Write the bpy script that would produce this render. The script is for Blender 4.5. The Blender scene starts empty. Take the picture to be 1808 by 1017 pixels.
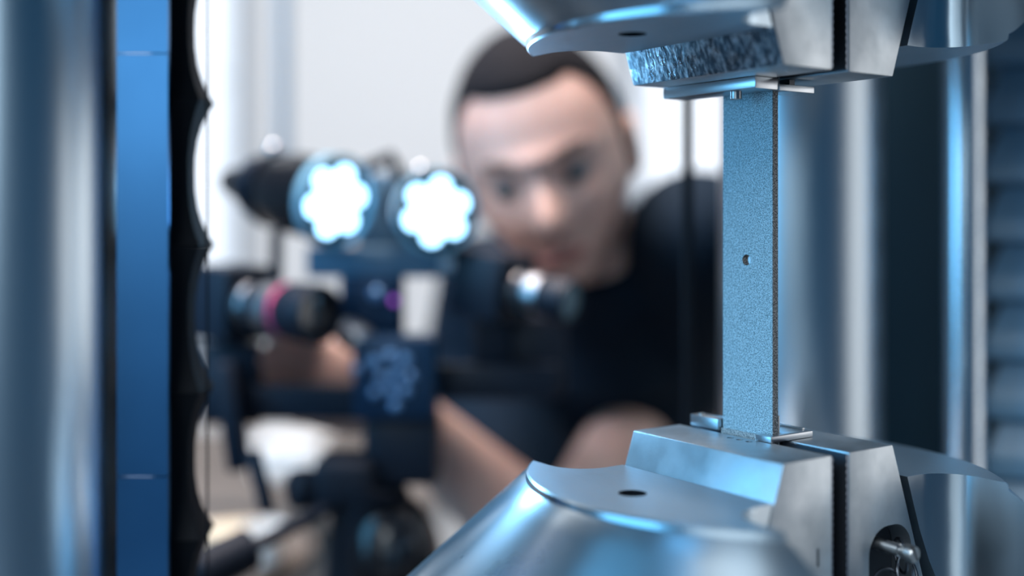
import bpy, bmesh, math, random
from mathutils import Matrix, Vector, Euler, noise
random.seed(7)
SC = bpy.context.scene
COL = SC.collection
PI = math.pi
CZ = 1.30                       # height of the camera lens above the floor
FPX = 2070.0                    # focal length in pixels of the 1808 wide frame
# ------------------------------------------------------------------ camera
cam = bpy.data.cameras.new('camera'); camo = bpy.data.objects.new('camera', cam); COL.objects.link(camo)
camo.location = (0, 0, CZ); camo.rotation_euler = (PI/2, 0, 0)
cam.sensor_fit = 'HORIZONTAL'; cam.sensor_width = 36.0; cam.lens = 36.0*FPX/1808
cam.shift_y = -120.5/1808
cam.clip_start = 0.01
cam.dof.use_dof = True; cam.dof.focus_distance = 0.612; cam.dof.aperture_fstop = 1.5
SC.camera = camo
# ------------------------------------------------------------------ world, lights, exposure
wd = bpy.data.worlds.new('world'); SC.world = wd; wd.use_nodes = True
wd.node_tree.nodes['Background'].inputs[0].default_value = (0.03, 0.24, 0.52, 1)
wd.node_tree.nodes['Background'].inputs[1].default_value = 0.22
vs = SC.view_settings
vs.view_transform = 'Standard'; vs.look = 'None'; vs.exposure = 0.0; vs.gamma = 1.0; vs.use_curve_mapping = False

def area(name, loc, target, sx, sy, power, color):
    L = bpy.data.lights.new(name, 'AREA'); L.shape = 'RECTANGLE'; L.size = sx; L.size_y = sy
    L.energy = power; L.color = color
    o = bpy.data.objects.new(name, L); COL.objects.link(o); o.location = loc
    d = Vector(target)-Vector(loc); o.rotation_euler = d.to_track_quat('-Z', 'Y').to_euler()
    return o
area('blue_studio_light', (-1.55, 0.00, CZ+0.60), (0.13, 0.62, CZ-.05), 1.1, 1.7, 31, (0.17, 0.58, 1.0))
area('softbox_behind_camera', (-0.75, -1.20, CZ+0.80), (0.10, 0.70, CZ), 1.3, 1.6, 13, (0.72, 0.89, 1.0))
area('face_fill_left', (-1.05, 0.45, 2.85), (0.03, 1.12, CZ+.05), 0.6, 0.5, 34, (0.80, 0.88, 1.0))  # added fill to brighten the face, no fixture behind it
area('right_wall_wash', (2.6, 1.6, 2.7), (3.5, 1.6, 1.0), 1.4, 0.5, 22, (1.0, 0.96, 0.92))  # added light on the wall, so the steel has something bright to reflect
area('post_highlight_fill', (2.0, 0.40, CZ+.05), (-.25, 0.66, CZ), 1.5, 1.8, 8.5, (1.0, 0.97, 0.94))  # added light for the bright band on the posts and jaw ends
area('cone_highlight_fill', (-0.65, -1.05, CZ+1.50), (0.05, 0.60, CZ-.15), 1.1, 1.2, 23, (0.90, 0.96, 1.0))  # added light for the highlight on the lower grip's cone
area('back_wall_fill', (-0.3, 2.3, 2.9), (-0.2, 3.4, 1.0), 2.6, 0.7, 15, (1.0, 0.99, 0.98))  # added fill that brightens the back wall, no fixture modelled
area('person_fill_top', (-0.25, 1.00, 2.9), (0.0, 1.2, 1.2), 0.8, 0.4, 62, (1.0, 0.84, 0.77))  # added warm fill over the person, mainly for the forehead

# ------------------------------------------------------------------ helpers
WM = {}                          # world matrix of every object that can be a parent
def W(px, py, Y):                # a point seen at a pixel, at depth Y
    return Vector(((px-904)/FPX*Y, Y, CZ+(388-py)/FPX*Y))

class G:                         # collects geometry
    def __init__(self): self.v = []; self.f = []
    def add(self, vf, m=None):
        v, f = vf; n = len(self.v)
        m = m or Matrix()
        self.v += [m @ Vector(p) for p in v]; self.f += [[i+n for i in q] for q in f]
        return self

def box(sx, sy, sz, c=(0, 0, 0)):
    x, y, z = sx/2, sy/2, sz/2
    v = [(c[0]+a*x, c[1]+b*y, c[2]+d*z) for d in (-1, 1) for a, b in ((-1, -1), (1, -1), (1, 1), (-1, 1))]
    return v, [(3, 2, 1, 0), (4, 5, 6, 7), (0, 1, 5, 4), (1, 2, 6, 5), (2, 3, 7, 6), (3, 0, 4, 7)]
def lathe(prof, n=48, cap=True):  # profile [(r,z)...], axis z
    v = []; f = []
    for r, z in prof:
        for i in range(n):
            a = 2*PI*i/n; v.append((r*math.cos(a), r*math.sin(a), z))
    for k in range(len(prof)-1):
        for i in range(n):
            j = (i+1) % n; f.append((k*n+i, k*n+j, (k+1)*n+j, (k+1)*n+i))
    if cap:
        f.append(tuple(range(n))[::-1]); f.append(tuple(range((len(prof)-1)*n, len(prof)*n)))
    return v, f
def ring(prof, n=48):              # closed profile turned about z
    return lathe(list(prof)+[prof[0]], n, cap=False)
def tube(pts, rad, n=12, sq=None):  # swept tube along points; sq = list of (lateral vector, second radius)
    pts = [Vector(p) for p in pts]; v = []; f = []
    if not hasattr(rad, '__len__'): rad = [rad]*len(pts)
    up = None
    for k, p in enumerate(pts):
        t = (pts[min(k+1, len(pts)-1)]-pts[max(k-1, 0)]).normalized()
        if sq:
            a = Vector(sq[k][0]); a = (a-t*a.dot(t)).normalized(); b = t.cross(a); r2 = sq[k][1]
        else:
            if up is None:
                up = Vector((0, 0, 1)) if abs(t.z) < .9 else Vector((1, 0, 0))
            a = (up-t*up.dot(t)).normalized(); up = a; b = t.cross(a); r2 = rad[k]
        for i in range(n):
            q = 2*PI*i/n; v.append(p+a*rad[k]*math.cos(q)+b*r2*math.sin(q))
    for k in range(len(pts)-1):
        for i in range(n):
            j = (i+1) % n; f.append((k*n+i, k*n+j, (k+1)*n+j, (k+1)*n+i))
    f.append(tuple(range(n))[::-1]); f.append(tuple(range((len(pts)-1)*n, len(pts)*n)))
    return v, f
def extrude(poly, axis_map, a, b):  # polygon of 2-tuples, axis_map(p,q,t)->3D, from t=a to t=b
    n = len(poly)
    v = [axis_map(p, q, a) for p, q in poly]+[axis_map(p, q, b) for p, q in poly]
    f = [tuple(range(n))[::-1], tuple(range(n, 2*n))]
    for i in range(n):
        j = (i+1) % n; f.append((i, j, n+j, n+i))
    return v, f
def torus(R, r, n=32, m=8):
    v = []; f = []
    for i in range(n):
        a = 2*PI*i/n
        for j in range(m):
            b = 2*PI*j/m; v.append(((R+r*math.cos(b))*math.cos(a), (R+r*math.cos(b))*math.sin(a), r*math.sin(b)))
    for i in range(n):
        for j in range(m):
            f.append((i*m+j, ((i+1) % n)*m+j, ((i+1) % n)*m+(j+1) % m, i*m+(j+1) % m))
    return v, f
def sphere(rx, ry, rz, n=24, m=14, c=(0, 0, 0)):
    v = [(c[0], c[1], c[2]+rz)]; f = []
    for k in range(1, m):
        t = PI*k/m
        for i in range(n):
            a = 2*PI*i/n; v.append((c[0]+rx*math.sin(t)*math.cos(a), c[1]+ry*math.sin(t)*math.sin(a), c[2]+rz*math.cos(t)))
    v.append((c[0], c[1], c[2]-rz)); e = len(v)-1
    for i in range(n):
        j = (i+1) % n; f.append((0, 1+i, 1+j)); f.append((e, e-n+j, e-n+i))
    for k in range(m-2):
        for i in range(n):
            j = (i+1) % n; f.append((1+k*n+i, 1+(k+1)*n+i, 1+(k+1)*n+j, 1+k*n+j))
    return v, f
def aim(loc, d, roll=0):         # matrix: local +z along d
    d = Vector(d).normalized()
    return Matrix.Translation(loc) @ d.to_track_quat('Z', 'Y').to_matrix().to_4x4() @ Matrix.Rotation(roll, 4, 'Z')
def RZ(a): return Matrix.Rotation(a, 4, 'Z')

def mesh_from(name, g, bevel=0, seg=2, angle=35):
    bm = bmesh.new(); vv = [bm.verts.new(p) for p in g.v]
    for q in g.f:
        try: bm.faces.new([vv[i] for i in q])
        except ValueError: pass
    bmesh.ops.remove_doubles(bm, verts=bm.verts, dist=1e-7)
    bmesh.ops.recalc_face_normals(bm, faces=bm.faces)
    if bevel:
        ed = [e for e in bm.edges if len(e.link_faces) == 2 and e.calc_face_angle(0) > math.radians(30)]
        bmesh.ops.bevel(bm, geom=ed, offset=bevel, segments=seg, affect='EDGES', profile=0.5, clamp_overlap=True)
    me = bpy.data.meshes.new(name); bm.to_mesh(me); bm.free()
    for p in me.polygons: p.use_smooth = True
    me.set_sharp_from_angle(angle=math.radians(angle))
    return me
def props(o, label=None, cat=None, group=None, kind=None):
    if label: o['label'] = label
    if cat: o['category'] = cat
    if group: o['group'] = group
    if kind: o['kind'] = kind
    return o
def mk(name, g, mat, parent=None, bevel=0, seg=2, local=False, angle=35, **kw):
    if isinstance(g, tuple): g = G().add(g)
    if parent is not None and not local:
        inv = WM[parent.name].inverted(); g.v = [inv @ Vector(p) for p in g.v]
    me = mesh_from(name, g, bevel, seg, angle)
    o = bpy.data.objects.new(name, me); COL.objects.link(o)
    if mat: me.materials.append(mat)
    if parent is not None:
        o.parent = parent; WM[o.name] = WM[parent.name]
    else: WM[o.name] = Matrix()
    return props(o, **kw)
def inst(src, name, parent, loc=(0, 0, 0), rz=0):   # a copy of a piece that shares its mesh
    o = src.copy(); o.name = name; COL.objects.link(o); o.parent = parent; o.location = loc; o.rotation_euler = (0, 0, rz)
    return o
def thing(name, loc, label, cat, group=None, rz=0):
    o = bpy.data.objects.new(name, None); COL.objects.link(o); o.empty_display_size = .05
    o.location = loc; o.rotation_euler = (0, 0, rz)
    WM[o.name] = Matrix.Translation(loc) @ RZ(rz)
    return props(o, label, cat, group)
def cut(o, g, angle=35):                   # subtract geometry (in the object's own space) for good
    me = mesh_from('cutter', g); c = bpy.data.objects.new('cutter', me); COL.objects.link(c)
    c.parent = o.parent
    m = o.modifiers.new('cut', 'BOOLEAN'); m.object = c; m.operation = 'DIFFERENCE'; m.solver = 'EXACT'
    bpy.context.view_layer.update()
    dg = bpy.context.evaluated_depsgraph_get()
    new = bpy.data.meshes.new_from_object(o.evaluated_get(dg))
    o.modifiers.clear(); o.data = new
    bpy.data.objects.remove(c)
    for p in new.polygons: p.use_smooth = True
    new.set_sharp_from_angle(angle=math.radians(angle))
def fuse(name, g, voxel, smooth, mat, parent, **kw):   # overlapping closed volumes -> one continuous skin
    o = mk(name, g, mat, parent, **kw)
    r = o.modifiers.new('r', 'REMESH'); r.mode = 'VOXEL'; r.voxel_size = voxel; r.use_smooth_shade = True
    s = o.modifiers.new('s', 'SMOOTH'); s.iterations = smooth; s.factor = .5
    bpy.context.view_layer.update()
    new = bpy.data.meshes.new_from_object(o.evaluated_get(bpy.context.evaluated_depsgraph_get()))
    o.modifiers.clear(); o.data = new
    for p in new.polygons: p.use_smooth = True
    return o

# ------------------------------------------------------------------ materials
def mat(name, color=(.5, .5, .5), rough=.5, metal=0, spec=.5, coat=0):
    m = bpy.data.materials.new(name); m.use_nodes = True
    b = m.node_tree.nodes['Principled BSDF']
    b.inputs['Base Color'].default_value = (*color, 1); b.inputs['Roughness'].default_value = rough
    b.inputs['Metallic'].default_value = metal; b.inputs['Specular IOR Level'].default_value = spec
    b.inputs['Coat Weight'].default_value = coat
    return m
def nodes(m): return m.node_tree.nodes, m.node_tree.links, m.node_tree.nodes['Principled BSDF']
def tex_noise(m, scale, stretch=(1, 1, 1), detail=4, rough=.6):
    N, L, b = nodes(m)
    tc = N.new('ShaderNodeTexCoord'); mp = N.new('ShaderNodeMapping'); mp.inputs['Scale'].default_value = stretch
    t = N.new('ShaderNodeTexNoise'); t.inputs['Scale'].default_value = scale; t.inputs['Detail'].default_value = detail; t.inputs['Roughness'].default_value = rough
    L.new(tc.outputs['Object'], mp.inputs[0]); L.new(mp.outputs[0], t.inputs['Vector'])
    return t.outputs['Fac']
def ramp(m, fac, stops):
    N, L, b = nodes(m); r = N.new('ShaderNodeValToRGB'); e = r.color_ramp.elements
    while len(e) < len(stops): e.new(.5)
    for k, (p, c) in enumerate(stops):
        e[k].position = p; e[k].color = (*c, 1) if hasattr(c, '__len__') else (c, c, c, 1)
    L.new(fac, r.inputs[0]); return r.outputs[0]
def vary(m, scale, lo, hi, stretch=(1, 1, 1), detail=4, p0=.35, p1=.65):
    L = m.node_tree.links; b = m.node_tree.nodes['Principled BSDF']
    L.new(ramp(m, tex_noise(m, scale, stretch, detail), [(p0, lo), (p1, hi)]), b.inputs['Base Color']); return m
def vrough(m, scale, lo, hi, stretch=(1, 1, 1), p0=.3, p1=.7):
    L = m.node_tree.links; b = m.node_tree.nodes['Principled BSDF']
    L.new(ramp(m, tex_noise(m, scale, stretch), [(p0, lo), (p1, hi)]), b.inputs['Roughness']); return m
def bump(m, scale, strength, dist=.0004, stretch=(1, 1, 1), detail=4):
    N, L, b = nodes(m); bp = N.new('ShaderNodeBump'); bp.inputs['Strength'].default_value = strength; bp.inputs['Distance'].default_value = dist
    L.new(tex_noise(m, scale, stretch, detail), bp.inputs['Height']); L.new(bp.outputs[0], b.inputs['Normal']); return m
def glow(name, color, strength):
    m = mat(name, color, .4); b = m.node_tree.nodes['Principled BSDF']
    b.inputs['Emission Color'].default_value = (*color, 1); b.inputs['Emission Strength'].default_value = strength; return m

steel_body = vrough(mat('polished_steel', (.56, .64, .70), .25, 1), 30, .27, .30, (1, 1, 1))
bump(steel_body, 200, .03, .0002, (1, 1, 8), 2)
_N, _L, _b = nodes(steel_body); _cx = _N.new('ShaderNodeCombineXYZ'); _cx.inputs[2].default_value = 1   # turned finish: sheen runs along the slope
_L.new(_cx.outputs[0], _b.inputs['Tangent']); _b.inputs['Anisotropic'].default_value = .85
steel_top = vrough(mat('brushed_top_steel', (.52, .64, .73), .42, 1), 60, .38, .48, (8, 1, 1))
bump(steel_top, 120, .1, .0003, (8, .5, 1))
steel_jaw = vary(mat('ground_steel', (.6, .62, .64), .36, 1), 26, (.46, .51, .545), (.61, .655, .69))
vrough(steel_jaw, 60, .38, .52); bump(steel_jaw, 90, .14, .0003, (.5, 8, 8))
steel_worn = vary(mat('worn_jaw_steel', (.45, .47, .5), .35, 1), 420, (.10, .14, .18), (.62, .68, .74), (1, 1, .4), 6, .44, .64)
bump(steel_worn, 460, .7, .0006, (1, 1, .4), 5); vrough(steel_worn, 120, .18, .5)
steel_plate = bump(mat('stop_plate_steel', (.60, .63, .66), .3, 1), 300, .15, .0002)
steel_dark = mat('blackened_steel', (.07, .075, .085), .38, 1)
screw_m = vrough(mat('screw_steel', (.42, .42, .42), .3, 1), 200, .2, .45)
knurl_m = mat('knurled_steel', (.22, .25, .30), .42, 1)
wire_m = mat('spring_wire', (.12, .13, .15), .35, 1)
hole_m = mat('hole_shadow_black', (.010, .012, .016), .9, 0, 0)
chrome = vrough(mat('chrome_post', (.58, .66, .72), .3, 1), 4, .30, .36, (1, 1, .1))
rod_m = mat('bright_rod', (.72, .80, .86), .24, 1)
black_rod = mat('black_rod', (.006, .008, .012), .7, 0, .15)
blue_panel = vrough(mat('satin_side_panel', (.07, .23, .47), .3, 1), 8, .28, .36)
bellows_m = bump(mat('grey_bellows_cloth', (.17, .34, .50), .30), 700, .25, .0003)
bellows_dark = mat('black_bellows_cloth', (.008, .009, .012), .7, 0, .2)
paint = mat('machine_paint', (.05, .06, .075), .5)
coupon_m = vary(mat('speckled_coupon', (.5, .5, .5), .5, 0), 1500, (.12, .22, .27), (.46, .66, .75), (1, 1, 1), 2, .38, .60)
bump(coupon_m, 1300, .5, .0003)
edge_m = vary(mat('coupon_edge', (.2, .2, .2), .6, .2), 1300, (.02, .03, .035), (.36, .38, .40), (1, 1, 1), 3, .42, .68)
tab_m = vary(mat('tab_composite', (.4, .4, .4), .5), 1200, (.15, .2, .22), (.5, .55, .56), (1, 1, 1), 2, .4, .6)
black_pl = vrough(mat('black_anodised', (.005, .012, .026), .5, 0, .35), 20, .42, .6)
black_gl = mat('black_gloss', (.008, .009, .012), .16)
rubber = mat('black_rubber', (.005, .010, .020), .65, 0, .3)
alu = mat('bare_aluminium', (.62, .64, .66), .3, 1)
silver_ring = mat('silver_lens_ring', (.42, .44, .47), .35, 1)
pink = mat('pink_ring', (.85, .10, .26), .5)
glass_dark = mat('coated_glass', (.006, .010, .016), .06, 0, .8, 1)
glass_teal = mat('teal_coated_glass', (.22, .32, .35), .3, 0, .5)
led_m = glow('led_emitter', (.36, .70, 1.0), 6)
led_rim = mat('clear_lens_rim', (.25, .5, .65), .12, 0, .8, 1)
purple_m = glow('purple_glint', (.45, .10, .75), .7)  # purple glass reflection put in as glow
blue_lit_m = vrough(mat('blue_lit_mount', (.006, .035, .085), .4, .3), 20, .32, .48)  # blue lamp light on the mount put into its base colour
blue_lit_screw = mat('blue_lit_screw', (.16, .34, .60), .4, .6)  # blue lamp light put into the screw colour
blue_grey = mat('blue_haze_grey', (.10, .20, .30), .5)  # bluish haze around the lamps put into the colour
skin = vary(mat('skin', (.7, .45, .38), .5), 14, (.68, .42, .35), (.78, .54, .46))
skin.node_tree.nodes['Principled BSDF'].inputs['Subsurface Weight'].default_value = .12
skin.node_tree.nodes['Principled BSDF'].inputs['Subsurface Radius'].default_value = (.012, .004, .002)
hair_m = bump(mat('short_dark_hair', (.009, .009, .012), .8, 0, .15), 260, .6, .002)
brow_m = mat('eyebrow_hair', (.05, .035, .03), .7)
eye_w = mat('eye', (.22, .22, .23), .35); iris_m = mat('iris', (.02, .025, .03), .15)
lip_m = mat('lips', (.42, .17, .15), .5)
shirt_m = bump(mat('navy_polo_cloth', (.004, .014, .028), .85, 0, .2), 500, .3, .0006)
trouser_m = mat('grey_trousers', (.10, .10, .115), .85); shoe_m = mat('black_shoe', (.02, .02, .02), .45)
wall_m = bump(mat('white_wall', (.80, .80, .79), .8), 60, .1, .001)
ceil_m = mat('pale_ceiling', (.50, .53, .56), .9)
floor_m = vary(mat('grey_floor', (.3, .29, .27), .5), 3, (.15, .145, .14), (.21, .20, .19))
pane_m = glow('daylit_pane', (.90, .95, 1.0), .55)
frame_m = mat('window_frame_grey', (.32, .37, .42), .5)
pipe_m = mat('grey_pipe', (.16, .22, .28), .5)
bench_m = vary(mat('bench_laminate', (.4, .37, .34), .9, 0, .1), 5, (.14, .125, .115), (.19, .17, .155))
cream = mat('cream_block', (.78, .66, .48), .6); white_m = mat('white_tub', (.85, .85, .83), .5)
pinkbox = mat('pink_card', (.80, .52, .46), .7)

# ------------------------------------------------------------------ the room
def struct(name, g, m, **kw): return mk(name, g, m, kind='structure', **kw)
struct('floor', box(7.0, 7.6, .1, (0, .6, -.05)), floor_m)
struct('ceiling', box(7.0, 4.6, .1, (0, 2.1, 3.05)), ceil_m)
struct('wall_back', box(7.0, .12, 3.0, (0, 3.66, 1.5)), wall_m)
struct('wall_left', box(.12, 4.4, 3.0, (-3.56, 2.2, 1.5)), mat('blue_grey_wall', (.22, .34, .46), .8))
struct('wall_right', box(.12, 4.0, 3.0, (3.56, 2.4, 1.5)), mat('grey_wall', (.62, .64, .65), .8))
struct('baseboard_back', box(6.9, .02, .1, (0, 3.588, .05)), frame_m, bevel=.003)
def window(name, x0, x1, z0, z1, cols, rows):
    t = thing(name, (0, 3.6, 0), None, None); props(t, kind='structure'); y = 3.57
    fr = G(); w = .05
    for a, b, c, d in ((x0, x1, z0, z0+w), (x0, x1, z1-w, z1), (x0, x0+w, z0, z1), (x1-w, x1, z0, z1)):
        fr.add(box(b-a, .06, d-c, ((a+b)/2, y, (c+d)/2)))
    mk('window_frame', fr, frame_m, t)
    for i in range(cols):
        for j in range(rows):
            xa = x0+w+(x1-x0-2*w)*i/cols; xb = x0+w+(x1-x0-2*w)*(i+1)/cols
            za = z0+w+(z1-z0-2*w)*j/rows; zb = z0+w+(z1-z0-2*w)*(j+1)/rows
            mk('pane', box(xb-xa-.012, .012, zb-za-.012, ((xa+xb)/2, y+.012, (za+zb)/2)), pane_m, t)
    return t
window('window_1', -1.62, -.80, CZ-.35, CZ+1.2, 2, 2)
window('window_2', .34, .92, CZ-.02, CZ+1.2, 1, 2)
dp = thing('ceiling_drop_pole', (-.305, 1.56, 3.0), 'thin grey pole hanging from the ceiling behind the cone shaped lamp', 'pole')
mk('pole_tube', G().add(tube([(-.305, 1.56, 3.0), (-.305, 1.56, CZ+.085)], .0095, 16)), pipe_m, dp)
mk('end_cap', G().add(tube([(-.305, 1.56, CZ+.092), (-.305, 1.56, CZ+.060)], .0115, 16)), pipe_m, dp)

# ------------------------------------------------------------------ testing machine: grips, jaws, specimen
O = Vector((.1299, .6168, CZ)); TH = math.radians(35)       # load axis; local x = jaw closing direction, local y = away from camera along the slot
JB, JT = -.1145, .0728          # jaw faces that look at each other (relative to lens height)
BB, BT = -.1322, .0897          # grip body faces
HL = .0535                      # half length of a jaw
GAP = .0045                     # half gap between two jaws
POC, RF = .0815, .022           # half width and corner radius of the end pockets
PROF = [(0, .1212), (.0008, .1224), (.0036, .1228), (.0044, .1240), (.0056, .1262), (.012, .1331), (.078, .2041), (.0835, .2085), (.090, .2108), (.098, .2116), (.165, .2116)]
def jaw_out(d): return .0405+.35*min(d, .085)               # half width of the jaw pair at depth d below the jaw face
def grip_half(side, zs, z0, clear):
    rings = []
    lv = [];  last = None
    for d, R in PROF:
        if last is not None and d-last[0] > .02:
            k = 4
            for q in range(1, k): lv.append((last[0]+(d-last[0])*q/k, last[1]+(R-last[1])*q/k))
        lv.append((d, R)); last = (d, R)
    for d, R in lv:
        s = min(jaw_out(d+.0177)+clear, .0765)
        half = []                                            # slot edge to pocket wall
        for k in range(13):
            v = s+(POC-s)*(1-(1-k/12)**1.6)
            w = HL if v <= POC-RF else HL+RF-math.sqrt(max(RF*RF-(v-(POC-RF))**2, 0))
            half.append((v, w))
        tipw = math.sqrt(R*R-POC*POC)
        for k in range(1, 4): half.append((POC, HL+RF+(tipw-HL-RF)*k/3))
        a0 = math.atan2(tipw, POC); n = 40
        arc = [(R*math.cos(a0-2*a0*k/n), R*math.sin(a0-2*a0*k/n)) for k in range(1, n)]
        ring = half+arc+[(v, -w) for v, w in half[::-1]]
        rings.append([(side*v, w, z0-zs*d) for v, w in ring])
    n = len(rings[0]); V = [p for r in rings for p in r]; F = [tuple(range(n)), tuple(range((len(rings)-1)*n, len(rings)*n))]
    for k in range(len(rings)-1):
        for i in range(n):
            j = (i+1) % n; F.append((k*n+i, k*n+j, (k+1)*n+j, (k+1)*n+i))
    return V, F
def make_grip(name, zs, z0, label):
    t = thing(name, O, label, 'machine grip', 'wedge grips of the testing machine', rz=TH)
    for side in (-1, 1):
        h = mk('body_half', G().add(grip_half(side, zs, z0, .0015 if side < 0 else .0055)), steel_body, t, local=True, angle=20)
        g = G().add(lathe([(.0070, -.03), (.0070, .001), (.0082, .0022)], 32), Matrix.Translation((side*.0875, 0, z0)) @ (Matrix() if zs > 0 else Matrix.Rotation(PI, 4, 'X')))
        cut(h, g, 20)
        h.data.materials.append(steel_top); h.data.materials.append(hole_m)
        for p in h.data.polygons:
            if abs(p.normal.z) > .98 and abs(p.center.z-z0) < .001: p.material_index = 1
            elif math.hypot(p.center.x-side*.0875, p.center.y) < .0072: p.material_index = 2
        mk('bore_shade_plug', G().add(lathe([(.0069, -.0294), (.0069, -.0035)], 32), Matrix.Translation((side*.0875, 0, z0)) @ (Matrix() if zs > 0 else Matrix.Rotation(PI, 4, 'X'))), hole_m, h, local=True)  # black plug near the rim stands in for shade in the bore
    e = z0-zs*.165
    mk('mounting_collar', G().add(lathe([(.196, 0), (.200, zs*-.004), (.200, zs*-.026), (.17, zs*-.03)], 64), Matrix.Translation((0, 0, e))), steel_body, t, local=True)
    return t
make_grip('wedge_grip', 1, BB, 'lower polished steel wedge grip with sloping round shoulder under the test strip')
make_grip('wedge_grip', -1, BT, 'upper polished steel wedge grip hanging above the test strip')

def rounded_slot(w, h, depth, n=10):                         # capsule-like cutter in x,z, extruded in y
    r = w*.42; P = []
    for cx, cz, a in ((w/2-r, h/2-r, 0), (-w/2+r, h/2-r, 90), (-w/2+r, -h/2+r, 180), (w/2-r, -h/2+r, 270)):
        for k in range(n+1):
            q = math.radians(a+90*k/n); P.append((cx+r*math.cos(q), cz+r*math.sin(q)))
    return extrude(P, lambda x, z, t: (x, t, z), -depth/2, depth/2)
def knurl(side, z_top, zs):
    nx, nz = 62, 56; x0 = side*(GAP+.0011); V = []; F = []
    for i in range(nx+1):
        for k in range(nz+1):
            y = -HL+.0006+(2*HL-.0012)*i/nx; z = z_top-zs*(.0008+.098*k/nz)
            V.append((x0-side*(.0010 if (i+k) % 2 else .0002), y, z))
    for i in range(nx):
        for k in range(nz):
            a = i*(nz+1)+k; F.append((a, a+1, a+nz+2, a+nz+1))
    n = len(V)                                               # close the back
    c = [0, nz, (nx+1)*(nz+1)-1, nx*(nz+1)]
    bk = [(x0+side*.0008, V[q][1], V[q][2]) for q in c]; V += bk
    F.append((n, n+1, n+2, n+3))
    rim = [[k for k in range(nz+1)], [i*(nz+1)+nz for i in range(nx+1)], [nx*(nz+1)+k for k in range(nz, -1, -1)], [i*(nz+1) for i in range(nx, -1, -1)]]
    for q, rr in enumerate(rim): F.append(tuple(rr)+(n+(q+1) % 4, n+q))
    return V, F
def make_jaw(side, zs, z0, label, m):
    t = thing('wedge_jaw', O, label, 'grip jaw', 'wedge jaws clamping the test strip', rz=TH)
    poly = [(GAP+.0019, 0), (.0405, 0), (jaw_out(.085), -.085), (jaw_out(.085), -.112), (GAP+.0019, -.112)]
    g = G().add(extrude(poly, lambda p, q, y: (side*p, y, z0+zs*q), -HL, HL))
    j = mk('jaw_body', g, m, t, bevel=.0007, seg=2, local=True)
    if m is steel_worn:
        j.data.materials.append(steel_jaw)
        for p in j.data.polygons:
            if p.normal.x*side < .5: p.material_index = 1
    mk('knurled_face', G().add(knurl(side, z0, zs)), knurl_m, t, local=True, angle=10)
    return t, j
jt, jb = make_jaw(-1, 1, JB, 'lower steel wedge jaw nearest the left, with three tiny holes in its top', steel_jaw)
for k in range(3):
    q = (-.0130, .0078-.0066*k)
    cut(jb, G().add(lathe([(.0019, -.006), (.0019, .002)], 20), Matrix.Translation((q[0], q[1], JB))))
    mk('gauge_hole_shade', G().add(lathe([(.00185, -.0058), (.00185, -.0012)], 20), Matrix.Translation((q[0], q[1], JB))), hole_m, jb, local=True)  # black filling stands in for shade in the small hole
cut(jb, G().add(box(.0016, .004, .009, (-.0165, -HL, JB-.048))))
jt2, jb2 = make_jaw(1, 1, JB, 'lower steel wedge jaw with a recessed slotted screw in its end', steel_jaw)
cut(jb2, G().add(rounded_slot(.034, .075, .028), Matrix.Translation((.0385, -HL, JB-.078))))
mk('recess_back', G().add(rounded_slot(.0335, .0745, .0015), Matrix.Translation((.0385, -HL+.0128, JB-.078))), steel_dark, jb2, local=True)  # darker steel sheet at the back of the recess
S = (.0310, -HL+.006, JB-.0490)
mk('screw_shank', G().add(lathe([(.0033, 0), (.0033, .0165), (.0026, .0172), (.0026, .0195)], 28), aim(S, (.05, -1, -.05))), screw_m, jt2, local=True)
sh = mk('screw_head', G().add(lathe([(.0036, .0190), (.0044, .0198), (.0044, .0245), (.0038, .0255)], 32), aim(S, (.05, -1, -.05))), screw_m, jt2, local=True)
cut(sh, G().add(box(.0011, .012, .0032, (0, 0, .0252)), aim(S, (.05, -1, -.05), .55)))
for c, d, R in (((.0415, -HL-.004, JB-.0555), (.85, -.55, .1), .0085), ((.0480, -HL-.003, JB-.066), (.2, -1, .35), .0095), ((.0330, -HL-.002, JB-.070), (-.3, -1, .2), .0085)):
    mk('spring_loop', G().add(torus(R, .00085), aim(c, d)), wire_m, jt2, local=True)
make_jaw(-1, -1, JT, 'upper wedge jaw with scratched and pitted blue-lit front', steel_worn)
make_jaw(1, -1, JT, 'upper wedge jaw behind the test strip, plain grey end', steel_jaw)

# the specimen, gripped on its end tabs
SW = .0064; SWH = .018; STH = .0021
sp = thing('test_strip', O, 'speckled metal test strip with a small round hole, clamped upright', 'test specimen', rz=TH)
pl = mk('strip', G().add(box(2*STH, 2*SWH, (JT-JB)+.06, (0, SW, (JT+JB)/2))), coupon_m, sp, bevel=.00025, seg=1, local=True)
cut(pl, G().add(lathe([(.0029, -.01), (.0029, .01)], 40), aim((0, SW+.0005, -.0213), (1, 0, 0))))
pl.data.materials.append(edge_m)
for p in pl.data.polygons:
    if abs(p.normal.y) > .7 or (abs(p.normal.x) < .4 and p.area < 4e-6): p.material_index = 1
for z0, zs in ((JB, 1), (JT, -1)):
    for s in (-1, 1):
        mk('end_tab', G().add(box(.0012, 2*SWH-.0006, .031, (s*(STH+.0007), SW, z0-zs*.0135))), tab_m, sp, local=True)

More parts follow.
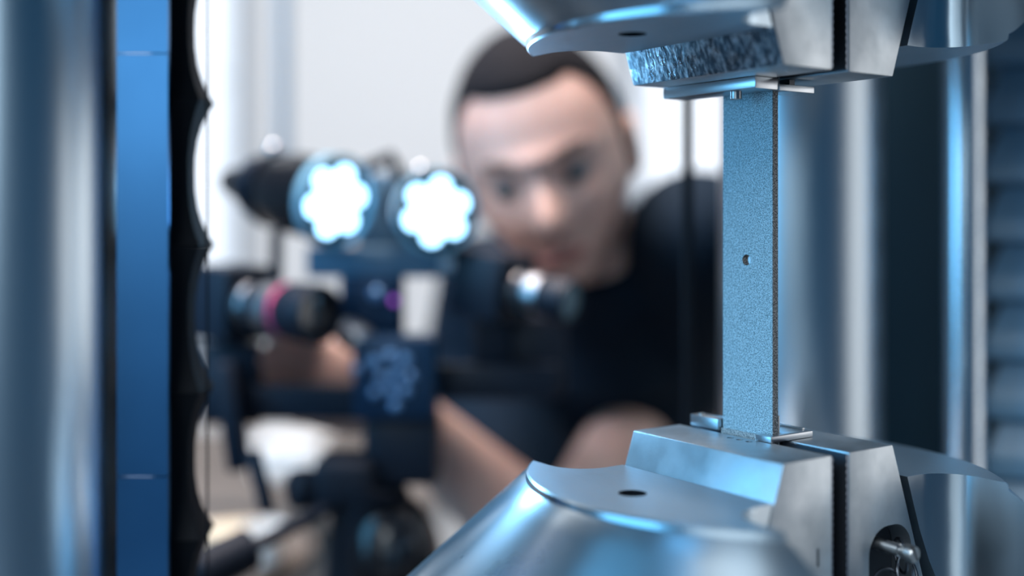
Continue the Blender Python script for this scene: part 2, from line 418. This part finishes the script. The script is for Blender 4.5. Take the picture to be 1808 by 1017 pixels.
# stop plates that set the strip in the jaws
def lbl_plate(name, label, parts):
    t = thing(name, O, label, 'stop plate', rz=TH)
    for nm, g, m, bv in parts: mk(nm, g, m, t, bevel=bv, local=True)
    return t
def rect(v0, v1, w0, w1, z0, z1): return box(v1-v0, w1-w0, z1-z0, ((v0+v1)/2, (w0+w1)/2, (z0+z1)/2))
lbl_plate('stop_bar', 'short bright steel stop bar on the lower jaws left of the strip', [
    ('bar', G().add(rect(-.0052, .0042, SW+SWH+.0006, .0465, JB+.0002, JB+.0066)), steel_plate, .0007),
    ('grub_screw', G().add(lathe([(.0019, 0), (.0019, .0007), (.0011, .0009)], 20), Matrix.Translation((-.001, .0415, JB+.0066))), screw_m, 0)])
w0 = SW-SWH
poly = [(-.0085, w0-.0045), (.0235, w0-.0045), (.0235, w0+.0185), (.0030, w0+.0185), (.0030, w0-.0004), (-.0034, w0-.0004), (-.0034, w0+.0062), (-.0085, w0+.0062)]
lbl_plate('stop_plate', 'small bright notched steel plate on the lower jaws right of the strip', [
    ('plate', G().add(extrude(poly, lambda a, b, t: (a, b, t), JB+.0002, JB+.0034)), steel_plate, .0004),
    ('rim', G().add(rect(.0215, .0235, w0+.001, w0+.0185, JB+.0034, JB+.0042)), steel_plate, .0002),
    ('locating_pin', G().add(lathe([(.0012, 0), (.0012, .0082), (.0009, .0086)], 20), Matrix.Translation((.0062, w0+.0045, JB+.0034))), screw_m, 0)])
poly = [(-.0205, w0-.0075), (-.0066, w0-.0075), (-.0066, w0-.0030), (.0235, w0-.0030), (.0235, w0+.0160), (.0034, w0+.0160), (.0034, w0-.0006), (-.0034, w0-.0006), (-.0034, .0520), (-.0205, .0520)]
lbl_plate('stop_plate', 'long bright steel stop bar under the upper jaws with a hanging screw', [
    ('plate', G().add(extrude(poly[:0]+[(-.0205, w0-.0050), (-.0034, w0-.0050), (-.0034, .0520), (-.0205, .0520)], lambda a, b, t: (a, b, t), JT-.0062, JT-.0002)), steel_plate, .0005),
    ('side_plate', G().add(extrude([(-.0033, w0-.0055), (.0235, w0-.0055), (.0235, w0+.0120), (.0030, w0+.0120), (.0030, w0-.0008), (-.0033, w0-.0008)], lambda a, b, t: (a, b, t), JT-.0064, JT-.0030)), steel_plate, .0004),
    ('spacer', G().add(rect(.006, .010, w0-.004, w0+.006, JT-.0030, JT-.0002)), steel_dark, 0),
    ('cap_screw', G().add(lathe([(.0030, 0), (.0030, -.0038), (.0026, -.0043)], 28), Matrix.Translation((-.0150, w0+.0135, JT-.0062))), screw_m, 0)])

# ------------------------------------------------------------------ testing machine frame
FA = math.atan2(.2, .561); FC = Vector((.03, .72, 0)); FM = Matrix.Translation(FC) @ RZ(FA)
tm = thing('testing_machine', (FC.x, FC.y, 0), 'tall materials testing machine with chrome posts, pleated bellows and steel rods', 'machine', rz=FA)
ZB, ZT = CZ+BB-.165-.030, CZ+BT+.165+.030
mk('base', G().add(box(1.16, .54, ZB-.06, (0, -.115, (ZB+.06)/2))), paint, tm, bevel=.012, local=True)
for x in (-.5, .5):
    for y in (-.34, .11): mk('foot', G().add(lathe([(.04, 0), (.04, .02), (.02, .03), (.02, .06)], 24), Matrix.Translation((x, y, 0))), rubber, tm, local=True)
mk('crosshead', G().add(box(1.16, .50, .16, (0, -.105, ZT+.08))), paint, tm, bevel=.012, local=True)
def post(name, x, y, r, m, n=64):
    mk(name, G().add(tube([(x, y, ZB), (x, y, ZT)], r, n)), m, tm)
post('post', .2215, .90, .061, chrome); post('post', -.2965, .705, .061, chrome)
post('guide_rod', .3318, .862, .0151, rod_m, 40)
post('black_rod', .1292, .862, .0041, black_rod, 16)
post('hanging_cable', -.1832, .705, .0007, black_rod, 8)
def bellows(x0, x1, y0, y1, z0, pitch, n, amp, m, gapz, scallop=False, rot=0):
    root = mk('bellows', G().add(box(x1-x0-2*amp-.004, y1-y0-2*amp-.004, ZT-ZB), Matrix.Translation(((x0+x1)/2, (y0+y1)/2, (ZB+ZT)/2)) @ RZ(rot)), m, tm)
    first = None
    cx, cy, hx, hy = (x0+x1)/2, (y0+y1)/2, (x1-x0)/2, (y1-y0)/2
    prof = [(-amp, 0), (-amp*.35, .02), (0, .08), (0, .40), (-amp*.22, .54), (-amp*.80, .90), (-amp, 1.0)]
    if scallop: prof = [(0, 0)]+[(-amp*(1-abs(2*q-1)**2.6), q) for q in [.02, .08, .16, .26, .38, .5, .62, .74, .84, .92, .98]]+[(0, 1.0)]
    V = []; F = []
    for a, q in prof:
        for sx, sy in ((-1, -1), (1, -1), (1, 1), (-1, 1)): V.append((sx*(hx+a), sy*(hy+a), q*(pitch-gapz)))
    for k in range(len(prof)-1):
        for i in range(4):
            j = (i+1) % 4; F.append((k*4+i, k*4+j, k*4+4+j, k*4+4+i))
    F += [(3, 2, 1, 0), tuple(range(len(V)-4, len(V)))]
    inv = WM[tm.name].inverted()
    for k in range(n):
        z = z0+k*pitch
        if z < ZB or z+pitch > ZT: continue
        p = inv @ Vector((cx, cy, z))
        if first is None:
            first = mk('pleat', G().add((V, F)), m, root, local=True, angle=25); first.location = p; first.rotation_euler = (0, 0, rot-FA)
        else: inst(first, 'pleat', root, p, rot-FA)
    return root
bellows(.3736, .4736, .858, .958, CZ-.2855, .0446, 14, .011, bellows_m, .0012, rot=-.42)
bellows(-.2270, -.1865, .700, .735, CZ-.2795, .0880, 8, .0095, bellows_dark, .0003, True)
mk('rear_cover', G().add(box(.345, .012, ZT-ZB, (.3825, 1.012, (ZB+ZT)/2)), Matrix()), mat('dark_teal_paint', (.012, .045, .070), .5), tm, bevel=.002)
for z0, z1 in ((ZB, CZ-.1507), (CZ-.1500, CZ+.0970), (CZ+.0977, ZT)):
    mk('side_panel', G().add(box(.0300, .004, z1-z0, (-.2163, .688, (z0+z1)/2))), blue_panel, tm)

# ------------------------------------------------------------------ camera rig: stand, two cameras, two lamps
def slab(px0, px1, py0, py1, Y, dy):      # box whose front face fills a pixel rectangle at depth Y
    a = W(px0, py1, Y); b = W(px1, py0, Y)
    return box(b.x-a.x, dy, b.z-a.z, ((a.x+b.x)/2, Y+dy/2, (a.z+b.z)/2))
def bar(p, q, w, h):                      # rectangular bar between two points
    p, q = Vector(p), Vector(q); return G().add(box(w, h, (q-p).length, (0, 0, (q-p).length/2)), aim(p, q-p))
st = thing('camera_stand', (-.094, .985, 0), 'black tripod stand with crossbar, pan head and handle carrying the cameras', 'tripod')
mk('crossbar', G().add(slab(395, 772, 683, 742, .965, .022)), black_pl, st, bevel=.002)
mk('crossbar', G().add(slab(745, 985, 646, 706, .975, .022)), black_pl, st, bevel=.002)
mk('bracket', bar(W(398, 640, .955), W(424, 828, .955), .026, .016), black_pl, st, bevel=.003)
mk('bracket_lever', bar(W(446, 795, .94), W(474, 905, .93), .0125, .010), black_pl, st, bevel=.003)
mk('bracket', G().add(slab(352, 458, 606, 750, .975, .016)), black_pl, st, bevel=.003)
mt = mk('center_mount', G().add(slab(622, 770, 596, 745, .940, .045)), blue_lit_m, st, bevel=.006)
for k, (x, y, r) in enumerate(((662, 640, 13), (690, 628, 12), (716, 636, 13), (672, 668, 11), (700, 662, 14), (726, 664, 10), (662, 694, 11), (690, 690, 12), (716, 690, 12), (698, 716, 12), (630, 652, 10))):
    mk('glint_screw', G().add(lathe([(r*.00036, 0), (r*.00036, .0028), (r*.0002, .0042)], 16), aim(W(x, y, .940), (0, -1, 0))), blue_lit_screw, mt)  # blue lamp reflections built as screw heads
mk('upper_plate', G().add(slab(598, 712, 486, 600, .975, .018)), blue_lit_m, st, bevel=.004)
for x, y in ((665, 519), (612, 575)):
    mk('plate_screw', G().add(lathe([(.0056, 0), (.0056, .004), (.003, .0065)], 20), aim(W(x, y, .975), (0, -1, 0))), blue_lit_screw, st)
mk('clamp_knob', G().add(lathe([(.010, 0), (.012, .004), (.012, .026), (.009, .030)], 28), aim(W(606, 583, .968), (.72, -.62, -.30))), alu, st)
mk('glint_ball', G().add(sphere(.0030, .0030, .0030, 16, 10), Matrix.Translation(W(696, 531, .973))), purple_m, st)  # glowing ball in place of a small glass reflection
mk('lamp_beam', G().add(slab(540, 830, 436, 490, .985, .02)), blue_grey, st, bevel=.003)
mk('lamp_haze_plate', G().add(slab(628, 742, 306, 446, 1.03, .012)), blue_grey, st, bevel=.004)  # added plate standing in for blue haze between the lamps
mk('lamp_stem', bar(W(489, 405, .99), W(487, 500, .985), .010, .010), black_pl, st, bevel=.002)
mk('lamp_stem', bar(W(782, 430, 1.0), W(770, 470, .99), .012, .012), black_pl, st, bevel=.002)
mk('riser', G().add(slab(640, 700, 475, 690, .99, .02)), black_pl, st, bevel=.003)
# pan head
mk('head_plate', G().add(slab(640, 772, 742, 860, .95, .06)), black_pl, st, bevel=.006)
mk('head_block', G().add(slab(548, 662, 812, 905, .935, .055)), rubber, st, bevel=.010, seg=3)
mk('tilt_knob', G().add(lathe([(.012, 0), (.0165, .004), (.0165, .018), (.012, .022)], 28), aim(W(556, 860, .955), (-.8, -.5, 0))), rubber, st)
c = W(655, 1000, .965)
mk('head_ball', G().add(sphere(.042, .040, .055, 28, 16), Matrix.Translation(W(690, 985, .965))), black_gl, st)
mk('head_neck', G().add(tube([W(655, 850, .965), W(640, 900, .965), W(640, 1040, .965)], [.034, .026, .032], 28)), rubber, st)
mk('pan_rod', G().add(tube([W(590, 890, .945), W(448, 965, .90)], .0058, 16)), black_pl, st)
mk('handle_grip', G().add(tube([W(452, 962, .902), W(440, 968, .90), W(350, 1012, .875), W(335, 1020, .87)], [.0115, .0165, .0165, .011], 24)), rubber, st)
mk('centre_column', G().add(tube([(c.x, c.y, c.z-.02), (c.x, c.y, .42)], .016, 24)), black_pl, st)
mk('column_collar', G().add(tube([(c.x, c.y, .80), (c.x, c.y, .72)], .034, 24)), black_pl, st)
for a in (90, 205, 335):
    d = Vector((math.cos(math.radians(a)), math.sin(math.radians(a)), 0))
    p0 = Vector((c.x, c.y, .76))+d*.03; p1 = Vector((c.x, c.y, .012))+d*.16
    lg = mk('leg', G().add(tube([p0, p1], [.013, .009], 14)), black_pl, st)
    mk('rubber_foot', G().add(sphere(.013, .013, .012, 14, 8), Matrix.Translation((p1.x, p1.y, .012))), rubber, lg)

def lens_camera(label, front, axis, r, length, body, glass, scale=1, pinkring=True):
    ax = Vector(axis).normalized(); back = Vector(front)-ax*length
    t = thing('inspection_camera', back, label, 'camera', 'cameras on the rig')
    bx = G().add(box(*body, (0, 0, -body[2]/2)), aim(back, ax))
    mk('camera_body', bx, black_pl, t, bevel=.003)
    M = aim(back, ax); L = length
    bl = mk('lens_barrel', G().add(lathe([(r*.80, 0), (r*.80, L*.10), (r*.90, L*.13), (r*.90, L*.52), (r*.84, L*.54), (r*.84, L*.58), (r*.98, L*.64), (r*1.0, L*.97), (r*.97, L), (r*.86, L), (r*.86, L*.80)], 48), M), black_pl, t)
    for k in range(22):                                     # grip ribs of the focus ring
        a = 2*PI*k/22
        mk('ring_rib', G().add(box(r*.10, r*.05, L*.13, (r*.91*math.cos(a), r*.91*math.sin(a), L*.215)), M), black_gl, bl)
    mk('scale_ring', G().add(ring([(r*.905, L*.30), (r*.925, L*.305), (r*.925, L*.495), (r*.905, L*.50)], 48), M), silver_ring, bl)
    mk('mount_ring', G().add(ring([(r*.84, L*.01), (r*.86, L*.02), (r*.86, L*.09), (r*.84, L*.10)], 48), M), silver_ring, bl)
    if pinkring: mk('pink_ring', G().add(ring([(r*.85, L*.545), (r*.935, L*.55), (r*.935, L*.59), (r*.85, L*.595)], 48), M), pink, bl)
    prof = [(r*.855*math.sin(q*PI/16), L*.955+r*.16*math.cos(q*PI/16)-r*.16) for q in range(8, 0, -1)]
    mk('front_glass', G().add(lathe([(r*.855, L*.93)]+prof+[(r*.02, L*.955)], 40), M), glass, t)
    return t
lens_camera('black camera with pink ringed lens under the cone shaped lamp', W(566, 556, .915), (.745, -.66, -.04), .0236, .090, (.052, .062, .060), glass_dark)
lens_camera('camera with teal lens glass just below the chin of the person', W(1012, 533, .935), (.80, -.58, -.14), .0182, .056, (.050, .055, .052), glass_teal, pinkring=False)
tb = thing('camera_housing', W(840, 600, .985), 'dark box housing with a pale top edge below the second lamp', 'housing')
mk('case', G().add(slab(836, 902, 477, 645, .985, .07)), black_pl, tb, bevel=.003)
mk('top_plate', G().add(slab(778, 884, 455, 477, .975, .085)), mat('lit_edge_grey', (.55, .60, .66), .5), tb, bevel=.002)  # light on the box's top edge put into a pale colour
mk('rear_case', G().add(slab(880, 1000, 560, 700, 1.0, .05)), black_pl, tb, bevel=.004)

def lamp(label, front, axis, r, L, roll):
    ax = Vector(axis).normalized(); back = Vector(front)-ax*L
    t = thing('led_lamp', back, label, 'lamp', 'lit round lamps on the rig')
    M = aim(back, ax, roll)
    hs = mk('housing', G().add(lathe([(r*.20, 0), (r*.34, L*.02), (r*.62, L*.26), (r*.80, L*.40), (r*.80, L*.46), (r*.92, L*.56), (r*.98, L*.72), (r*1.0, L*.96), (r*.95, L)], 48), M), black_gl, t)
    for k in range(4):                                      # cooling fins
        z = L*(.30+.055*k); rr = r*(.70+.06*k)
        mk('cooling_fin', G().add(ring([(rr*.9, z), (rr*1.06, z+.001), (rr*1.06, z+.004), (rr*.9, z+.005)], 40), M), black_pl, hs)
    mk('front_rim', G().add(ring([(r*.985, L*.955), (r*1.09, L*.965), (r*1.09, L*1.03), (r*.985, L*1.04)], 48), M), led_rim, t)
    rl = r*.26
    for k in range(7):
        a = 2*PI*k/6; q = (0, 0) if k == 6 else (r*.60*math.cos(a), r*.60*math.sin(a))
        mk('led', G().add(lathe([(rl*.97, L*.99), (rl, L*1.005), (rl*.9, L*1.02), (rl*.55, L*1.035), (rl*.1, L*1.04)], 24), M @ Matrix.Translation((q[0], q[1], 0))), led_m, t)
    mk('adjuster_knob', G().add(sphere(.0065, .0065, .0065, 16, 10), M @ Matrix.Translation((0, 0, 0)) @ Matrix.Translation(M.to_3x3().inverted() @ Vector((0, 0, r*.98)) + Vector((0, 0, L*.45)))), alu, t)
    sl = bpy.data.lights.new('led_beam', 'SPOT'); sl.energy = 1.5; sl.color = (.22, .60, 1.0); sl.spot_size = 1.9; sl.spot_blend = .8; sl.shadow_soft_size = .03
    so = bpy.data.objects.new('led_beam', sl); COL.objects.link(so); so.parent = t
    so.location = ax*(L+.02); so.rotation_euler = ax.to_track_quat('-Z', 'Y').to_euler()
    return t
lamp('bright round lamp with black cone shaped housing, beside the bellows', W(592, 355, .945), (.74, -.66, -.13), .0350, .150, .2)
lamp('bright round lamp facing forward beside the face of the person', W(770, 373, .955), (.28, -.95, -.06), .0325, .110, .35)
cb = mk('lamp_cable', G().add(tube([W(640, 300, 1.02), W(662, 288, 1.0), W(690, 276, 1.0), W(700, 296, 1.01), W(712, 330, 1.03)], .0052, 12)), rubber, label='thick black cable looped between the two lit lamps', cat='cable')

# ------------------------------------------------------------------ the person bending over the rig
HC = W(966, 286, 1.13)
HM = Matrix.Translation(HC) @ RZ(math.radians(-9)) @ Matrix.Rotation(math.radians(-14), 4, 'Y') @ Matrix.Rotation(math.radians(15), 4, 'X') @ Matrix.Scale(1.03, 4)
def sst(a, b, x):
    t = max(0, min(1, (x-a)/(b-a))); return t*t*(3-2*t)
def gs(x, s): return math.exp(-(x/s)**2)
def head_pt(x, y, z, feat=True):
    X, Y, Z = .0775*x, .099*y, .121*z
    X *= 1-.30*sst(.1, 1, -z); 
    if y > 0: Y *= 1-.45*sst(.15, .95, -z)
    else: Y *= 1+.02*sst(0, .8, -z)
    if z > 0: X *= 1+.03*sst(0, .6, z)
    X *= 1+.06*gs(z-.55, .4)
    if feat and y < .1:
        k = sst(.1, -.35, y)
        nz = sst(.008, -.034, Z)*(1-sst(-.036, -.050, Z))
        d = -.034*gs(X, .0100+.005*nz)*nz - .006*gs(X, .009)*gs(Z+.005, .016)
        d += -.007*gs(Z-.021, .009)*gs(X, .048)
        d += .0125*(gs(X-.031, .015)+gs(X+.031, .015))*gs(Z-.002, .012)
        d += -.005*(gs(X-.042, .018)+gs(X+.042, .018))*gs(Z+.030, .018)
        d += -.0055*gs(X, .021)*(gs(Z+.060, .0045)+1.1*gs(Z+.0735, .005)) + .004*gs(X, .022)*gs(Z+.0665, .0028)
        d += .004*gs(X, .03)*gs(Z+.086, .006) - .009*gs(X, .021)*gs(Z+.104, .014)
        Y += d*k
    return Vector((X, Y, Z))
def head_mesh(n=120, m=90, fn=None):
    V, F = sphere(1, 1, 1, n, m)
    return [fn(*p) for p in V], F
per = thing('person', (HC.x+.09, 1.62, 0), 'person in a dark navy polo shirt bending forward over the camera rig', 'person')
B = G(); B.add(head_mesh(fn=head_pt), HM)
for s in (-1, 1):
    B.add(sphere(.0075, .018, .031, 20, 14), HM @ Matrix.Translation((s*.0800, .012, -.006)) @ Matrix.Rotation(s*.35, 4, 'Z'))
    B.add(torus(.016, .0045, 24, 8), HM @ Matrix.Translation((s*.0855, .012, .004)) @ Matrix.Rotation(PI/2, 4, 'Y'))
SR = W(850, 640, 1.32); SL = W(1232, 415, 1.14)
NB = Vector((.098, 1.215, CZ-.055)); lat = (SL-SR).normalized()
B.add(tube([HM @ Vector((0, .03, -.02)), HM @ Vector((0, .038, -.075)), NB*.6+(HM @ Vector((0, .035, -.085)))*.4, NB, NB+Vector((0, .05, -.06))], [.05, .056, .058, .062, .07], 28))
PEL = Vector((.125, 1.63, .90))
chest = (SR+SL)/2+Vector((.005, .07, -.06)); waist = chest*.45+PEL*.55+Vector((0, .02, .03))
xl = Vector((1, 0, 0))
tor = [(NB+Vector((0, .02, -.01)), .075, .06), ((SR+SL)/2+Vector((.005, .02, .005)), .150, .075), (chest, .165, .105), (chest*.6+waist*.4, .160, .112), (waist, .150, .108), (PEL+Vector((0, 0, .06)), .155, .110), (PEL-Vector((0, 0, .06)), .160, .115)]
lats = [lat, lat, lat, lat*.6+xl*.4, lat*.25+xl*.75, xl, xl]
def torso(off): return tube([p for p, a, b in tor], [a+off for p, a, b in tor], 36, [(lats[k], tor[k][2]+off) for k in range(len(tor))])
B.add(torso(0))
ER = W(965, 965, 1.13); WR = W(695, 716, 1.06); EL = W(1165, 690, 1.335); WL = W(1022, 872, 1.12)
def arm(S, E, Wp, off=0, stop=None):
    a = [(S, .052), (S*.6+E*.4, .050), (E*.9+S*.1, .043), (E, .0425), (E*.75+Wp*.25, .0445), (E*.45+Wp*.55, .037), (Wp, .0275)]
    if stop: a = a[:stop]
    return tube([p for p, r in a], [r+off for p, r in a], 24)
B.add(arm(SR, ER, WR)); B.add(arm(SL, EL, WL))
def hand(Wp, d, n, curl, side):
    d = Vector(d).normalized(); n = Vector(n); n = (n-d*n.dot(d)).normalized(); s = d.cross(n)*side; Wp = Vector(Wp)
    B.add(tube([Wp-d*.01, Wp+d*.02, Wp+d*.06, Wp+d*.092], [.027, .036, .042, .038], 20, [(s, .020), (s, .017), (s, .0155), (s, .0125)]))
    for k, (o, L) in enumerate(((.031, .072), (.0105, .081), (-.0105, .076), (-.031, .060))):
        p = Wp+d*.078+s*o; pts = [p]; a = .1
        for seg in (.45, .32, .25):
            a += curl; p = p+(d*math.cos(a)+n*math.sin(a))*L*seg; pts.append(p)
        B.add(tube([Wp+d*.05+s*o]+pts, [.0095, .0098, .0090, .0082, .0062], 12))
    p = Wp+d*.022+s*.030; q = p+(s*.75+d*.6+n*.3).normalized()*.036; B.add(tube([p-s*.012, p, q, q+(s*.2+d*.75+n*.5).normalized()*.030], [.013, .0125, .0105, .0080], 12))
hand(WR, W(490, 652, 1.035)-WR, (-.2, -1, .1), .38, 1)
hand(WL, W(940, 960, 1.02)-WL, (-.2, .2, -1), .45, -1)
HIP = []
for s in (-1, 1):
    h = PEL+Vector((s*.085, 0, -.05)); kn = Vector((PEL.x+s*.11, PEL.y-.03, .48)); an = Vector((PEL.x+s*.12, PEL.y+.03, .09))
    HIP.append((h, kn, an)); B.add(tube([h+Vector((0, 0, .06)), h, h*.5+kn*.5, kn, kn*.5+an*.5, an], [.07, .085, .075, .056, .052, .038], 20))
    B.add(sphere(.042, .10, .035, 16, 10, (an.x, an.y-.05, .05)))
fuse('body', B, .0042, 3, skin, per)
sh = G().add(torso(.012)); sh.add(arm(SR, ER, WR, .015, 3)); sh.add(arm(SL, EL, WL, .017, 4))
sh.add(tube([NB+Vector((-.012, -.02, .028)), NB+Vector((0, .02, -.03)), NB+Vector((0, .05, -.07))], [.078, .088, .11], 30))
for S in (SR, SL): sh.add(sphere(.070, .070, .064, 20, 12, S))
nd = (HM @ Vector((0, .035, -.085))-NB).normalized()
col = G().add(lathe([(.068, 0), (.080, -.012), (.088, -.030), (.083, -.032), (.074, -.014), (.063, .002), (.068, 0)], 40, cap=False), aim(NB+nd*.028, nd))
mk('collar', col, shirt_m, per)
fuse('polo_shirt', sh, .006, 4, shirt_m, per)
tr = G()
for h, kn, an in HIP: tr.add(tube([h+Vector((0, 0, .09)), h, h*.5+kn*.5, kn, kn*.5+an*.5, an+Vector((0, 0, .01))], [.10, .105, .095, .078, .074, .066], 24))
tr.add(tube([PEL+Vector((0, 0, .12)), PEL+Vector((0, 0, -.06))], [.172, .18], 32, [(xl, .125), (xl, .135)]))
fuse('trousers', tr, .010, 4, trouser_m, per)
for h, kn, an in HIP:
    mk('shoe', G().add(tube([(an.x, an.y+.045, .045), (an.x, an.y-.02, .05), (an.x, an.y-.10, .042), (an.x, an.y-.17, .034), (an.x, an.y-.20, .030)], [.040, .050, .052, .048, .03], 20, [(xl, r) for r in (.040, .045, .041, .033, .024)])), shoe_m, per)
def hair_pt(x, y, z):
    p = head_pt(x, y, z, False)
    line = .077 if y < -.55 else (.077-.100*sst(-.55, -.15, y) if y < -.15 else -.023-.045*sst(-.1, .6, y))
    line -= .003*gs(p.x, .03)*(1 if y < -.4 else 0) - .004*sst(.030, .052, abs(p.x))*(1 if y < -.3 else 0)
    k = sst(-.006, .008, p.z-line)
    r = .90+.135*k+.03*k*sst(.3, 1, z)
    return p*(r+.008*k*noise.noise(p*60))
mk('hair', G().add(head_mesh(96, 72, hair_pt), HM), hair_m, per)
for s in (-1, 1):
    e = mk('eye', G().add(sphere(.0118, .0118, .0118, 20, 14, (s*.031, -.0775, .001)), HM), eye_w, per)
    mk('iris', G().add(sphere(.0058, .003, .0058, 16, 10, (s*.031-.003, -.0885, -.0015)), HM), iris_m, e)
    bw = [HM @ Vector((s*(.012+.042*q), -.0975+.028*q*q+.004*q, .0185+.006*math.sin(q*2.4))) for q in (0, .25, .5, .75, 1)]
    mk('eyebrow', G().add(tube(bw, [.0030, .0045, .0045, .0036, .0018], 10)), brow_m, per)
lp = [HM @ Vector((q*.023, -.0985+.012*q*q, -.0668-.001*q*q)) for q in (-1, -.6, -.2, .2, .6, 1)]
mk('lips', G().add(tube(lp, [.0018, .0045, .0058, .0058, .0045, .0018], 10)), lip_m, per)

# ------------------------------------------------------------------ bench and things behind the rig
bn = thing('lab_bench', (-.62, 1.95, 0), 'pale brown laboratory bench standing behind the tripod', 'bench')
ZBN = CZ-.405
mk('bench_top', G().add(box(1.30, .60, .04, (-.76, 1.98, ZBN-.02))), bench_m, bn, bevel=.004)
mk('front_panel', G().add(box(1.22, .02, ZBN-.06, (-.76, 1.72, (ZBN-.04)/2+.01))), bench_m, bn, bevel=.002)
for x in (-1.36, -.16):
    for y in (1.74, 2.22): mk('leg', G().add(box(.05, .05, ZBN-.04, (x, y, (ZBN-.04)/2))), frame_m, bn, bevel=.003)
tub = thing('white_tub', (-.345, 1.86, ZBN), 'white plastic tub with rounded lid on the bench', 'tub')
mk('tub_body', G().add(box(.100, .09, .040, (-.352, 1.86, ZBN+.020))), white_m, tub, bevel=.012, seg=3)
mk('lid', G().add(box(.108, .098, .018, (-.352, 1.86, ZBN+.050))), white_m, tub, bevel=.008, seg=3)
sl = thing('low_stool', (-.37, 1.36, 0), 'low grey stool holding a cream block, behind the tripod handle', 'stool')
ZS = CZ-.375
mk('seat', G().add(lathe([(.13, -.03), (.14, -.024), (.14, -.006), (.13, 0)], 40), Matrix.Translation((-.37, 1.36, ZS))), bench_m, sl)
for a in range(4):
    q = PI/4+a*PI/2
    mk('leg', G().add(tube([(-.37+.09*math.cos(q), 1.36+.09*math.sin(q), ZS-.02), (-.37+.13*math.cos(q), 1.36+.13*math.sin(q), 0)], .014, 14)), frame_m, sl)
cbk = mk('cream_block', G().add(box(.078, .045, .030), Matrix.Translation((-.318, 1.32, ZS+.0155)) @ RZ(.3)), cream, bevel=.005, label='cream wooden block on the low stool', cat='block')
mk('white_cup', G().add(lathe([(.016, 0), (.019, .002), (.023, .040), (.0215, .040), (.0175, .004), (.002, .004)], 32), Matrix.Translation((-.272, 1.285, ZS))), white_m, label='small white cup on the low stool beside the cream block', cat='cup')
